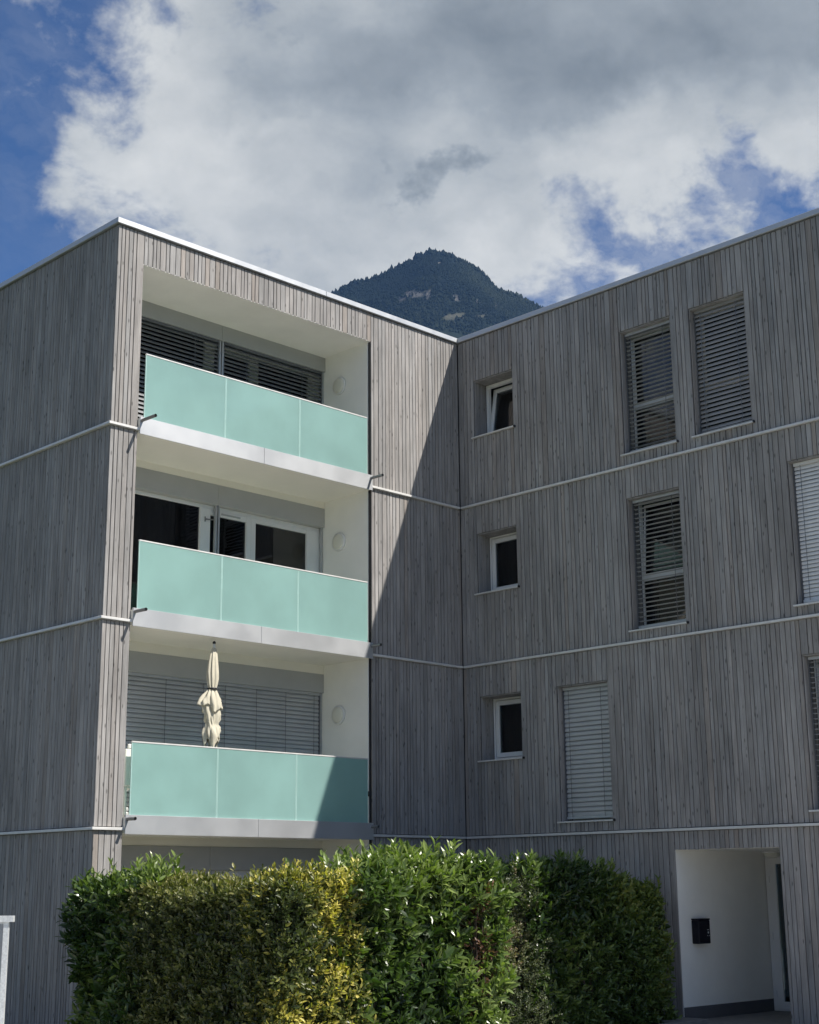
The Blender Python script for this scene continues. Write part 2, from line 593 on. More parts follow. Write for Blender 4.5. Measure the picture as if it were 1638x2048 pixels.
def cells(u0, u1, z0, z1, ops):
    us = sorted({u0, u1} | {v for o in ops for v in o[:2] if u0 < v < u1})
    out = []
    for a, b in zip(us, us[1:]):
        m_ = (a + b) / 2
        cuts = sorted((max(o[2], z0), min(o[3], z1)) for o in ops if o[0] < m_ < o[1] and o[3] > z0 and o[2] < z1)
        z = z0
        for c0, c1 in cuts:
            if c0 > z:
                out.append((a, b, z, c0))
            z = max(z, c1)
        if z < z1:
            out.append((a, b, z, z1))
    return out


# structural shell: wall cores, slabs, room walls
sh = MB()
for a, b, z0, z1 in cells(YEND, .03, 0, 11.36, OPEN_CORE):
    sh.box(.03, .36, a, b, z0, z1, 0)
for a, b, z0, z1 in cells(-L + .03, .03, 0, 11.36, OPEN_B):
    sh.box(a, b, .03, .30, z0, z1, 0)
sh.box(-L + .03, -L + .30, .302, 6.0, 0, 11.36, 0)
sh.build('wall_core', BACK, bld)
inn = MB()
for z in (Z1, Z2, Z3):
    inn.box(.365, 6, YEND, 6, z - .12, z + .10)
    inn.box(-L + .31, .36, 1.40, 6, z - .12, z + .10)
inn.box(.365, 6, YEND, 6, 11.1, 11.3)
inn.box(-L + .31, .36, .32, 6, 11.1, 11.3)
inn.box(6, 6.2, YEND, 6, 0, 11.3)
inn.box(-L + .31, 6.2, 6.0, 6.2, 0, 11.3)
inn.box(.365, 6.2, YEND - .2, YEND, 0, 11.3)
for y in (-1.6, -3.3, -6.15):
    inn.box(.365, 6, y - .05, y + .05, Z1 + .1, 11.1)
inn.box(.03, .30, .31, 6, 0, 11.3)
inn.build('room_shell', ROOM, bld)

# ---- cladding: planks as geometry
PL = []      # (size, kind, data)


def plank_geo(mb, wall, u0, u1, z0, z1, rnd, dt):
    c = .003
    prof = [(u0, .022), (u0, .003 + dt), (u0 + c, dt), (u1 - c, dt), (u1, .003 + dt), (u1, .022)]
    vs = []
    for z in (z0, z1):
        for u, t in prof:
            if wall == 'C':
                vs.append((t, u, z))
            elif wall == 'B':
                vs.append((u, t, z))
            else:
                vs.append((-L + t, u, z))
    fs = [(i, i + 1, i + 7, i + 6) for i in range(5)]
    fs += [(5, 4, 3, 2, 1, 0), (6, 7, 8, 9, 10, 11)]
    if wall in ('C', 'A'):
        fs = [tuple(reversed(q)) for q in fs]
    mb.add(vs, fs, 0, False, rnd)


def clad(wall, u0, u1, z0, z1, ops):
    ops = [o for o in ops if o[3] > z0 and o[2] < z1]
    us = sorted({u0, u1} | {v for o in ops for v in o[:2] if u0 < v < u1})
    for a, b in zip(us, us[1:]):
        edges = [a]
        while edges[-1] < b - .001:
            w = random.choice((.062, .068, .075, .088, .095, .108, .085))
            nxt = edges[-1] + w
            if b - nxt < .05:
                nxt = b
            edges.append(nxt)
        for e0, e1 in zip(edges, edges[1:]):
            g = random.uniform(.0043, .0066)
            rnd = random.random()
            dt = random.uniform(0, .003)
            for _, _, p0, p1 in cells(e0 + 1e-4, e1 - 1e-4, z0, z1, ops):
                PL.append((wall, e0 + g, e1 - g, p0 + random.uniform(0, .004), p1 - random.uniform(0, .003), rnd, dt))


GAP = .032
levels = [(.04, Z1 - .026), (Z1 + .026, Z2 - .026), (Z2 + .026, Z3 - .026), (Z3 + .026, 11.362)]
for z0, z1 in levels:
    clad('C', YEND, -.002, z0, z1, OPEN_C)
    clad('B', -L + .001, -.004, z0, z1, [(XA - .002, XB + .028, -1, ZO + .002)])
    clad('A', .024, 6.0, z0, z1, [])


def seen(p):
    wall, u0, u1, z0, z1, *_ = p
    u, z = (u0 + u1) / 2, (z0 + z1) / 2
    q = Vector((0, u, z)) if wall == 'C' else Vector((u, 0, z)) if wall == 'B' else Vector((-L, u, z))
    v = q - CAM
    dd = v.dot(F)
    x = 794.5 + 2946 * v.dot(R) / dd
    if x > 1640 or x < -5:
        return 0
    n = Vector((0, 1, 0)) if wall == 'B' else Vector((1, 0, 0))
    cosv = abs(v.normalized().dot(n))
    if wall != 'B' and u > .03 and wall == 'C':
        return 0
    vis = z1 - max(z0, 1.9 if (wall != 'C' or u > -4.0) else 0)
    return max(vis, 0) ** .3 * (u1 - u0) * cosv / dd


order = sorted(range(len(PL)), key=lambda i: -seen(PL[i]))
single = set(order[:298])
rest = MB()
for i, p in enumerate(PL):
    if i in single:
        mb = MB()
        plank_geo(mb, *p)
        mb.build('plank', WOOD, bld)
    else:
        plank_geo(rest, *p)
rest.build('plank_cladding', WOOD, bld, kind='stuff')

# ---- strips and coping
for z in (Z1, Z2, Z3):
    for u0, u1 in ((-L - .048, XA - .004), (XB + .002, -.050)):
        MB().box(u0, u1, -.048, .026, z - .022, z + .016, bev=.004).build('drip_strip', STRIP, bld)
    MB().box(-.048, .026, -3.9 if z != Z1 else -5.4, -.0485, z - .022, z + .016, bev=.004).build('drip_strip', STRIP, bld)
    MB().box(-.0475, .026, YEND, -3.903 if z != Z1 else -5.403, z - .022, z + .0155, bev=.004).build('drip_strip', STRIP, bld)
    MB().box(-L - .048, -L + .026, .027, 6.0, z - .022, z + .016, bev=.004).build('drip_strip', STRIP, bld)
MB().box(-L - .045, -3.2, -.045, .36, 11.372, ZT, bev=.006).build('coping', ALU, bld)
MB().box(-3.197, -.046, -.045, .36, 11.372, ZT, bev=.006).build('coping', ALU, bld)
MB().box(-.045, .36, YEND, .36, 11.372, ZT, bev=.006).build('coping', ALU, bld)
MB().box(-L - .045, -L + .36, .362, 6.2, 11.372, ZT, bev=.006).build('coping', ALU, bld)
MB().box(-L + .37, 6.2, .37, 6.2, 11.30, 11.37).box(.37, 6.2, YEND, .365, 11.30, 11.37).build('roof', CONC, bld)


# ---- windows in the right-hand facade
def frame_x(mb, x0, x1, y0, y1, z0, z1, w, mi=0):
    mb.box(x0, x1, y0, y0 + w, z0, z1, mi, bev=.004)
    mb.box(x0, x1, y1 - w, y1, z0, z1, mi, bev=.004)
    mb.box(x0, x1, y0 + w, y1 - w, z0, z0 + w, mi, bev=.004)
    mb.box(x0, x1, y0 + w, y1 - w, z1 - w, z1, mi, bev=.004)


def frame_y(mb, y0, y1, x0, x1, z0, z1, w, mi=0):
    mb.box(x0, x0 + w, y0, y1, z0, z1, mi, bev=.004)
    mb.box(x1 - w, x1, y0, y1, z0, z1, mi, bev=.004)
    mb.box(x0 + w, x1 - w, y0, y1, z0, z0 + w, mi, bev=.004)
    mb.box(x0 + w, x1 - w, y0, y1, z1 - w, z1, mi, bev=.004)


def reveal(ya, yb, z0, z1, depth):
    """timber boards lining the jambs and head of an opening"""
    n = max(1, round(depth / .1))
    for k in range(n):
        xa, xb = .0235 + (depth - .0235) * k / n + .003, .0235 + (depth - .0235) * (k + 1) / n - .003
        for yy in ((ya + .002, ya + .02), (yb - .02, yb - .002)):
            MB().box(xa, xb, yy[0], yy[1], z0, z1 - .021, rnd=random.random(), bev=.002).build('reveal_board', WOOD, bld)
    MB().box(.0235, depth, ya + .004, yb - .004, z1 - .02, z1 - .002, rnd=.3).build('reveal_head', WOOD, bld)


def sill(win, ya, yb, z):
    s = MB()
    vs = []
    for y in (ya - .035, yb + .035):
        vs += [(-.045, y, z - .028), (-.045, y, z - .006), (.30, y, z + .022), (.30, y, z - .012)]
    s.add(vs, [(0, 1, 2, 3), (7, 6, 5, 4), (0, 4, 5, 1), (1, 5, 6, 2), (3, 7, 4, 0), (2, 6, 7, 3)])
    s.build('sill', STRIP, win)
    MB().box(-.049, .0, ya - .052, ya - .036, z - .032, z + .004, bev=.003).build('sill_cap', BLACK, win)


for k, (yb, ya, z0, z1) in enumerate(SM):
    f = MB()
    frame_x(f, .315, .39, ya + .021, yb - .021, z0 + .02, z1 - .021, .055 if k == 0 else .03)
    lab = 'small window with its white sash tilted open at the top' if k == 0 else None
    w = f.build('window', FRAME, bld, label=lab)
    reveal(ya, yb, z0, z1, .312)
    sill(w, ya, yb, z0)
    y0, y1, s0, s1 = ya + .06, yb - .06, z0 + .06, z1 - .06
    sash = MB()
    frame_x(sash, -.03, .03, y0, y1, 0, s1 - s0, .075)
    pane = MB().box(-.006, .006, y0 + .075, y1 - .075, .075, s1 - s0 - .075)
    for mb, nm, mt in ((sash, 'sash', FRAME), (pane, 'pane', GLASS)):
        ang = math.radians(9) if k == 0 else 0.0
        ca, sa = math.cos(ang), math.sin(ang)
        mb.v = [(.36 + x * ca + z * sa, y, s0 + z * ca - x * sa) for x, y, z in mb.v]
        if k and nm == 'sash':
            pass
        mb.build(nm, mt, w)


def slat_mesh(name, length, depth, tilt, mat, axis):
    """a curved slat; its outer lip points to -x (axis y) or -y (axis x)"""
    n = 4
    top, bot = [], []
    ca, sa = math.cos(tilt), math.sin(tilt)
    for i in range(n + 1):
        t = i / n - .5
        a_, h = t * depth, -.010 * (2 * t) ** 2 + .006
        pa, pz = a_ * ca - h * sa, a_ * sa + h * ca
        top.append((pa, pz))
        bot.append((pa + .0015 * sa, pz - .0015 * ca))
    prof = top + bot[::-1]
    m_ = len(prof)
    mb = MB()
    vs = []
    for s in (-length / 2, length / 2):
        for a_, z in prof:
            vs.append((a_, s, z) if axis == 'y' else (s, a_, z))
    fs = [(i, (i + 1) % m_, m_ + (i + 1) % m_, m_ + i) for i in range(m_)]
    fs += [tuple(range(m_ - 1, -1, -1)), tuple(range(m_, 2 * m_))]
    if axis == 'x':
        fs = [tuple(reversed(q)) for q in fs]
    mb.add(vs, fs, 0, False)
    me = bpy.data.meshes.new(name)
    me.from_pydata(mb.v, [], mb.f)
    me.materials.append(mat)
    me.update()
    return me


def world_off(o):
    w = Vector((0, 0, 0))
    while o is not None:
        w += o.location
        o = o.parent
    return w


def blind(axis, p, a0, a1, z0, z1, pitch, tilt, mat, tapes, label=None, depth=.066, jitter=.012):
    """p: plane position; a0..a1: range along the wall; guide rails, head rail, tapes and slats"""
    b = MB()

    def bx(a_, b_, d0_, d1_, e, f_, mi=0):
        if axis == 'y':
            b.box(p + d0_, p + d1_, a_, b_, e, f_, mi)
        else:
            b.box(a_, b_, p + d0_, p + d1_, e, f_, mi)
    bx(a0, a0 + .018, -.02, .02, z0, z1, 1)
    bx(a1 - .018, a1, -.02, .02, z0, z1, 1)
    bx(a0 + .018, a1 - .018, -.03, .03, z1 - .045, z1 - .002, 0)
    bx(a0 + .019, a1 - .019, -.025, .025, z0 + .003, z0 + .042, 0)
    for t in tapes:
        u = a0 + (a1 - a0) * t
        bx(u - .004, u + .004, -.042, -.038, z0 + .03, z1 - .05, 1)
    o = b.build('blind', [mat, SLAT_D], bld, label=label)
    me = slat_mesh('slat', a1 - a0 - .044, depth, tilt, mat, axis)
    n = int((z1 - z0 - .09) / pitch) + 1
    off = world_off(o)
    for k in range(n):
        s = bpy.data.objects.new('slat', me)
        COL.objects.link(s)
        s.parent = o
        zz = z1 - .075 - k * pitch
        c = ((p, (a0 + a1) / 2, zz) if axis == 'y' else ((a0 + a1) / 2, p, zz))
        s.location = Vector(c) - off
        r_ = math.radians(random.uniform(-1, 1) * 2.0)
        if axis == 'y':
            s.rotation_euler = (random.uniform(-1, 1) * jitter * .25, r_, 0)
        else:
            s.rotation_euler = (r_, random.uniform(-1, 1) * jitter * .25, 0)
    return o


spec = {  # tilt (degrees, outer lip down), pitch, slat material, label
    't3': (-3, .0715, SLAT_M, 'open horizontal slats in front of dark panes'),
    'u3': (60, .0715, SLAT_W, 'half closed slats'),
    't2': (-3, .0715, SLAT_M, 'open slats with a cream curtain showing below'),
    'r2': (70, .058, SLAT_L, 'pale closed slats'),
    'v1': (71, .0735, SLAT_M, 'closed grey slats'),
    'r1': (-3, .0715, SLAT_M, 'open slats')}
for key, (yb, ya, z0, z1) in TALL.items():
    tilt, pitch, mt, lab = spec[key]
    f = MB()
    frame_x(f, .28, .35, ya + .021, yb - .021, z0 + .02, z1 - .021, .034)
    zm = z0 + (z1 - z0) * .40
    f.box(.272, .35, ya + .0555, yb - .0555, zm - .045, zm + .045, bev=.004)
    w = f.build('window', FRAME, bld)
    MB().box(.31, .32, ya + .056, yb - .056, z0 + .055, zm - .046).build('pane', GLASS, w)
    sa, sb = (zm + .046, z1 - .056)
    sash = MB()
    frame_x(sash, -.02, .02, ya + .058, yb - .058, 0, sb - sa, .03)
    pane = MB().box(-.005, .005, ya + .0885, yb - .0885, .031, sb - sa - .031)
    ang = math.radians(4.5) if key == 't2' else 0.0
    for mb, nm, mt_ in ((sash, 'sash', FRAME), (pane, 'pane', GLASS)):
        mb.v = [(.312 + x * math.cos(ang) + z * math.sin(ang), y, sa + z * math.cos(ang) - x * math.sin(ang)) for x, y, z in mb.v]
        mb.build(nm, mt_, w)
    reveal(ya, yb, z0, z1, .275)
    sill(w, ya, yb, z0)
    blind('y', .14, ya + .024, yb - .024, z0 + .03, z1 - .022, pitch, math.radians(tilt), mt, (.2, .86), lab, depth=.084 if key == 'v1' else .064 if key == 'r2' else .076 if tilt > 30 else .058)


def curtain(x, y0, y1, z0, z1, mat, parent):
    n = 40
    vs, fs = [], []
    for i in range(n + 1):
        y = y0 + (y1 - y0) * i / n
        xx = x + .03 * math.sin(i * 1.7) + .012 * math.sin(i * 3.1)
        vs += [(xx, y, z0), (xx, y, z1)]
    fs = [(2 * i, 2 * i + 2, 2 * i + 3, 2 * i + 1) for i in range(n)]
    b_ = MB().add(vs, fs, 0, True)
    b_.add([(a + .012, b, c) for a, b, c in vs], [tuple(reversed(q)) for q in fs], 0, True)
    b_.build('curtain', mat, parent)


curtain(.44, -4.54, -3.66, 5.72, 6.50, CURTAIN, bld)

# ---- balconies
FLOORS = [(Z3, 'three', 10.60, ZO), (Z2, 'two', 7.805, 8.135), (Z1, 'one', 4.99, 5.30), (-.10, 'ground', 2.14, 2.485)]
rev = MB()
rev.box(XA - .0135, XA, .06, 1.40, 0, ZO)
rev.box(XB, XB + .0135, .06, 1.40, 0, ZO)
rev.box(XA - .0135, XB + .0135, .006, 1.40, ZO, ZO + .0135)
rev.build('loggia_render', PLASTER, bld)
JOINT = [-5.208, -3.722]
for zb, key, h0, h1 in FLOORS:
    ftop = zb + .16
    if key != 'ground':
        s = MB()
        s.box(XA + .001, XB - .001, -.040, 1.399, zb - .055, zb + .16, 0)
        bal = s.build('balcony', SOFFIT, bld)
        xm = -4.468
        for a_, b_ in ((XA + .004, xm - .0025), (xm + .0025, XB + .006)):
            fs = MB()
            fs.box(a_, b_, -.052, -.0405, zb - .064, zb + .186, bev=.002)
            fs.box(a_, b_, -.0400, -.012, zb + .1605, zb + .186)
            fs.box(a_, b_, -.0525, -.0400, zb - .070, zb - .0645)
            fs.build('fascia_panel', FASCIA, bal)
        xs = [-6.682, *JOINT, -2.248]
        for k in range(3):
            g = MB()
            x0, x1 = xs[k] + (.004 if k else 0), xs[k + 1] - (.004 if k < 2 else 0)
            z0, z1 = zb + .188, zb + 1.162
            g.box(x0, x1, -.010, .008, z0, z1, 0)
            g.mi[-6:] = [1, 1, 0, 1, 0, 1]
            e_ = .009
            g.box(x0, x0 + e_, -.0125, -.0102, z0, z1 - .002, 1)
            g.box(x1 - e_, x1, -.0125, -.0102, z0, z1 - .002, 1)
            g.build('glass_panel', [FROST, EDGE], bal)
        MB().box(-6.684, -2.246, -.016, .014, zb + 1.1625, zb + 1.184, bev=.003).build('handrail', STRIP, bal)
        for xp, ln in ((-6.742, {'three': .34, 'two': .27, 'one': .19}[key]), (-2.197, {'three': .28, 'two': .22, 'one': .15}[key])):
            t = MB()
            z = zb + .128
            t.tube((xp, .02, z + .004), (xp, -.05 - ln, z), .024, n=14, caps=False)
            t.tube((xp, .02, z + .004), (xp, -.05 - ln, z), .0195, n=14, caps=False)
            t.lathe((xp, -.049 - ln + .012, z), (0, -1, 0), [(0, .0195), (.001, .0195)], 14, 1)  # black disc stands in for the shade inside the pipe
            t.build('drain_spout', [PIPE, BLACK], bal)
    # rear wall of the loggia
    if key in ('two', 'one'):
        MB().box(XA + .001, XB - .001, 1.14, 1.40, h1 + .001, zb + (2.8 if key == 'two' else 2.84) - .0552).build('lintel', SOFFIT, bld)
    if key == 'ground':
        MB().box(XA + .001, XB - .001, 1.14, 1.40, h1 + .001, Z1 - .0552).build('lintel', SOFFIT, bld)
    MB().box(XA + .001, -4.432, 1.13, 1.36, h0, h1, bev=.004).build('blind_box', HEADER, bld)
    MB().box(-4.429, XB - .001, 1.13, 1.36, h0, h1, bev=.004).build('blind_box', HEADER, bld)
    f = MB()
    zt, z0 = h0 + .03, ftop + .02
    f.box(XA + .002, XB - .002, 1.245, 1.32, h0 - .055, h0 - .001, bev=.004)
    f.box(XA + .002, XB - .002, 1.245, 1.32, ftop, ftop + .08, bev=.004)
    f.box(-4.70, -4.50, 1.24, 1.32, ftop + .081, h0 - .056, bev=.005)
    f.box(-3.765, -3.675, 1.24, 1.32, ftop + .081, h0 - .056, bev=.005)
    f.box(-3.670, -3.57, 1.245, 1.32, ftop + .081, h0 - .056, bev=.005)
    f.box(-2.47, XB - .003, 1.24, 1.32, ftop + .081, h0 - .056, bev=.005)
    f.box(XA + .003, XA + .12, 1.24, 1.32, ftop + .081, h0 - .056, bev=.005)
    f.box(-4.499, -3.766, 1.25, 1.32, h0 - .15, h0 - .0565, bev=.004)
    f.box(-4.499, -3.766, 1.25, 1.32, ftop + .081, ftop + .19, bev=.004)
    f.box(-3.569, -2.471, 1.25, 1.32, h0 - .13, h0 - .0565, bev=.004)
    win = f.build('balcony_window', FRAME, bld)
    for a_, b_ in ((XA + .12, -4.70), (-4.50, -3.765), (-3.57, -2.47)):
        MB().box(a_ + .001, b_ - .001, 1.28, 1.29, ftop + .081, h0 - .0565).build('pane', GLASS, win)
    if key == 'two':
        h = MB()
        h.tube((-4.60, 1.22, 7.56), (-4.44, 1.215, 7.575), .010, n=8)
        h.tube((-4.60, 1.24, 7.56), (-4.60, 1.20, 7.56), .014, n=8)
        h.tube((-4.62, 1.22, 7.60), (-4.62, 1.22, 7.52), .008, n=8)
        h.build('door_restrictor', PIPE, win)
        MB().box(-4.28, -3.9, 1.235, 1.249, h0 - .12, h0 - .095).build('trickle_vent', HEADER, win)
    for xg in (-4.455, -4.402, XB - .04, XA + .006):
        MB().box(xg, xg + .030, 1.165, 1.215, ftop, h0 - .001).build('guide_rail', ALU if key == 'two' else SLAT_M, bld)
    if key == 'three':
        for a_, b_ in ((XA + .04, -4.458), (-4.370, XB - .045)):
            blind('x', 1.19, a_, b_, ftop + .02, h0, .070, math.radians(54), SLAT_D, (.22, .78), 'dark slats tilted open', depth=.074)
    if key == 'one':
        for a_, b_ in ((XA + .04, -4.458), (-4.370, XB - .045)):
            blind('x', 1.19, a_, b_, ftop + .02, h0, .068, math.radians(72), SLAT_M, (.07, .62, .93) if a_ < -5 else (.08, .37, .65, .93), 'grey slats closed', jitter=.004, depth=.080)
    # solid backing above / below the window and dark room walls are in room_shell
MB().box(XB - .03, XB - .001, .012, .06, 3.26, 3.34, bev=.006).build('wall_hook', BLACK, bld)

# ---- entrance recess
al = MB()
al.box(.0235, 2.44, D0, D0 + .02, .001, ZD, bev=0)
al.box(.0235, 2.44, D1 - .02, D1, .001, ZD)
al.box(.0235, 2.44, D1 - .02, D0 + .02, ZD, ZD + .02)
alc = al.build('entrance_alcove', PLASTER, bld)
MB().box(.026, 2.40, D0 - .012, D0 - .0005, 0.002, .178).build('plinth', PLINTH, alc)
MB().box(.0235, 2.44, D1, D0, -.02, .0015).build('entrance_floor', CONC, bld)
dr = MB()
frame_x(dr, 2.36, 2.44, D1 + .002, D0 - .0135, .004, ZD - .002, .075)
frame_x(dr, 2.345, 2.41, -5.15, D0 - .09, .03, ZD - .08, .11)
dr.box(2.36, 2.42, D1 + .08, -5.155, .08, ZD - .08)
door = dr.build('entrance_door', FRAME, bld)
MB().box(2.375, 2.385, -5.04, D0 - .2005, .141, ZD - .191).build('door_glass', GLASS, door)
for z in (.25, 1.1, 1.95):
    MB().tube((2.335, D0 - .083, z - .05), (2.335, D0 - .083, z + .05), .011, n=8).build('hinge', FRAME, door)
MB().tube((2.30, -5.09, .95), (2.30, -5.09, 1.45), .014, n=10).tube((2.30, -5.09, 1.0), (2.345, -5.09, 1.0), .01, n=8).tube((2.30, -5.09, 1.4), (2.345, -5.09, 1.4), .01, n=8).build('handle', PIPE, door)

# ------------------------------------------------------------------ lamps
for z, lab in ((10.25, 'round white bulkhead lamp on the render beside the top balcony with dark open slats'),
               (7.49, 'round white bulkhead lamp on the render beside the middle balcony with uncovered white windows'),
               (4.597, 'round white bulkhead lamp on the render beside the lowest balcony with the folded parasol')):
    t = thing('wall_lamp', (XB, .752, z), lab, 'lamp', 'round wall lamps in the loggias')
    MB().lathe((XB - .0005, .752, z), (-1, 0, 0), [(0, .155), (.028, .155), (.034, .150), (.034, .120)], 40).build('base_ring', FRAME, t)
    MB().lathe((XB - .034, .752, z), (-1, 0, 0), [(0, .132), (.010, .129), (.020, .115), (.027, .085), (.030, .045), (.031, .01)], 40).build('lamp_glass', LAMP, t)
    MB().tube((XB - .034, .70, z - .11), (XB - .048, .70, z - .11), .007, n=8).build('screw', PIPE, t)
t = thing('ceiling_lamp', (1.9, -4.60, ZD), 'round white lamp on the ceiling of the entrance recess', 'lamp')
MB().lathe((1.9, -4.6, ZD - .0005), (0, 0, -1), [(0, .15), (.028, .15), (.034, .14)], 36).build('base_ring', FRAME, t)
MB().lathe((1.9, -4.6, ZD - .034), (0, 0, -1), [(0, .135), (.03, .128), (.055, .10), (.07, .05), (.073, .01)], 36).build('lamp_glass', LAMP, t)

# ------------------------------------------------------------------ letterbox
t = thing('letterbox', (.455, D0, 1.045), 'black metal letterbox on the white wall of the entrance recess', 'letterbox')
MB().box(.310, .600, D0 - .13, D0 - .001, 1.045, 1.375, bev=.010).build('box', LETTER, t)
MB().box(.308, .602, D0 - .134, D0 - .0005, 1.376, 1.398, bev=.006).build('lid', LETTER, t)
MB().box(.330, .580, D0 - .136, D0 - .1305, 1.09, 1.30, bev=.002).build('door', LETTER, t)
MB().lathe((.53, D0 - .1365, 1.20), (0, -1, 0), [(0, .014), (.006, .013)], 14).build('lock', GALV, t)
MB().box(.51, .55, D0 - .1385, D0 - .1365, 1.235, 1.243).box(.505, .513, D0 - .1385, D0 - .1365, 1.15, 1.165).box(.547, .555, D0 - .1385, D0 - .1365, 1.15, 1.165).build('emblem', GALV, t)

# ------------------------------------------------------------------ folded parasol on the lowest balcony
PX, PY = -5.215, .125
t = thing('folded_parasol', (PX, PY, Z1 + .16), 'closed cream parasol tied with a dark strap behind the lowest glass balustrade', 'parasol')
prof = [(5.315, .018, .0), (5.28, .038, .0), (5.20, .055, -.002), (5.08, .072, -.006), (4.95, .086, -.010), (4.86, .086, -.010), (4.78, .076, -.012), (4.715, .060, -.012),
        (4.695, .058, -.012), (4.675, .068, -.012), (4.63, .098, -.014), (4.57, .132, -.018), (4.50, .160, -.020), (4.44, .164, -.022), (4.415, .166, -.022), (4.418, .140, -.020), (4.44, .120, -.018),
        (4.40, .118, -.018), (4.34, .122, -.016), (4.27, .112, -.016), (4.21, .092, -.012), (4.185, .090, -.012), (4.15, .106, -.006), (4.09, .126, -.004), (4.03, .130, -.004), (3.98, .120, -.004), (3.93, .112, -.004), (3.89, .100, -.004)]
n = 96
vs, fs = [], []
for k, (z, r, dx) in enumerate(prof):
    loose = min(1, max(0, (4.70 - z) / .2))
    tight = 1 - loose
    for i in range(n):
        a = 2 * math.pi * i / n
        fold = (abs(math.sin(4 * a + .9 * math.sin(z * 2.6))) ** .6 - .6) * (.40 * tight + .30 * loose)
        fold += loose * (.16 * math.sin(3 * a + z * 11) + .13 * math.sin(2 * a - z * 7 + 1.0) + .09 * math.sin(7 * a + 6 * math.sin(z * 9)) + .06 * math.sin(13 * a + z * 21))
        fold += tight * (.06 * math.sin(9 * a + z * 8) + .04 * math.sin(15 * a + z * 3))
        rr = r * (1 + fold)
        zz = z + loose * (.045 * math.sin(2 * a + 1.2) + .03 * math.sin(5 * a + .4)) * (1.0 if z > 4.25 else .5) + (.07 * math.sin(4 * a) if k >= len(prof) - 2 else 0)
        vs.append((PX + dx * .7 + rr * math.cos(a), PY - dx * .7 + rr * .62 * math.sin(a), zz))
for k in range(len(prof) - 1):
    for i in range(n):
        fs.append((k * n + i, (k + 1) * n + i, (k + 1) * n + (i + 1) % n, k * n + (i + 1) % n))
fs.append(tuple(range(n)))
MB().add(vs, fs, 0, True).build('canopy', CANVAS, t)
MB().lathe((PX - .009, PY + .008, 4.687), (0, 0, 1), [(0, .066), (.004, .071), (.022, .071), (.026, .066)], 28).build('strap', BLACK, t)
MB().tube((PX, PY, 5.30), (PX, PY, 5.365), .022, .018, n=14).build('ferrule', GALV, t)
MB().lathe((PX, PY, 5.362), (0, 0, 1), [(0, .021), (.02, .025), (.036, .018), (.044, .006)], 18).build('finial', BLACK, t)
MB().tube((PX, PY, Z1 + .2), (PX, PY, 5.30), .019, n=14).build('pole', BLACK, t)
MB().tube((PX + .01, PY + .01, 3.70), (PX, PY, 3.95), .03, n=12).build('crank_housing', BLACK, t)
MB().lathe((PX, PY, Z1 + .1605), (0, 0, 1), [(0, .10), (.03, .10), (.05, .08), (.06, .03), (.2, .026)], 32).build('base', CONC, t)
MB().tube((PX + .11, PY + .02, 3.60), (PX + .05, PY + .01, 3.98), .004, n=6).build('cord', FRAME, t)

# ------------------------------------------------------------------ white plastic chair on the lowest balcony
cx, cy, cz = -6.42, .42, Z1 + .16
t = thing('plastic_chair', (cx, cy, cz), 'white plastic chair at the left end of the lowest balcony behind the glass', 'chair')


def cbox(mb, pts, w, dz=0):
    for a, b in zip(pts, pts[1:]):
        mb.tube((cx + a[0], cy + a[1], cz + a[2]), (cx + b[0], cy + b[1], cz + b[2]), w, n=8)


bk = MB()
bk.box(cx - .24, cx - .145, cy - .255, cy - .225, cz + .43, cz + .93, bev=.008)
bk.box(cx + .145, cx + .20, cy - .255, cy - .225, cz + .43, cz + .93, bev=.008)
bk.box(cx - .20, cx + .20, cy - .258, cy - .222, cz + .931, cz + 1.0, bev=.012)
bk.box(cx - .144, cx + .144, cy - .253, cy - .228, cz + .43, cz + .56, bev=.008)
for xx in (-.075, .0, .075):
    bk.box(cx + xx - .016, cx + xx + .016, cy - .250, cy - .230, cz + .561, cz + .93, bev=.005)
bk.build('backrest', PLASTIC, t)
MB().box(cx - .22, cx + .22, cy - .22, cy + .22, cz + .405, cz + .43, bev=.01).build('seat', PLASTIC, t)
for sx in (-1, 1):
    for sy in (-1, 1):
        MB().tube((cx + sx * .19, cy + sy * .19, cz + .404), (cx + sx * .225, cy + sy * .26, cz), .026, .02, n=8).build('leg', PLASTIC, t)
    a_ = MB()
    cbox(a_, [(sx * .21, -.22, .68), (sx * .225, .18, .68), (sx * .215, .20, .44)], .019)
    a_.build('armrest', PLASTIC, t)

# ------------------------------------------------------------------ galvanised railing at the left edge
P0 = Vector((-9.45, -1.8, 0))
ex = Vector((-.72, .69, 0)).normalized()
ey = Vector((-ex.y, ex.x, 0))
t = thing('metal_railing', P0, 'galvanised steel railing with a flat top rail at the lower left edge', 'railing')


def obox(mb, a0, a1, b0, b1, z0, z1):
    q = [P0 + ex * a + ey * b + Vector((0, 0, z)) for z in (z0, z1) for a, b in ((a0, b0), (a1, b0), (a1, b1), (a0, b1))]
    mb.add(q, [(0, 3, 2, 1), (4, 5, 6, 7), (0, 1, 5, 4), (1, 2, 6, 5), (2, 3, 7, 6), (3, 0, 4, 7)])
    return mb


obox(MB(), -.05, 1.6, -.04, .04, 1.525, 1.592).build('top_rail', GALV, t)
for a in (0.0, 1.5):
    obox(MB(), a, a + .06, -.02, .02, -.02, 1.5245).build('post', GALV, t)
obox(MB(), .062, 1.498, -.006, .006, .12, 1.50).build('panel', mat_plain("grey_panel", (.30, .31, .32), .5, .4), t)
gs = MB()
q = [P0 + ex * a + ey * b + Vector((0, 0, z)) for b in (-.004, .004) for a, z in ((.0605, 1.524), (.0605, 1.43), (.11, 1.524))]
gs.add(q, [(0, 1, 2), (5, 4, 3), (0, 3, 4, 1), (1, 4, 5, 2), (2, 5, 3, 0)]).build('gusset', GALV, t)


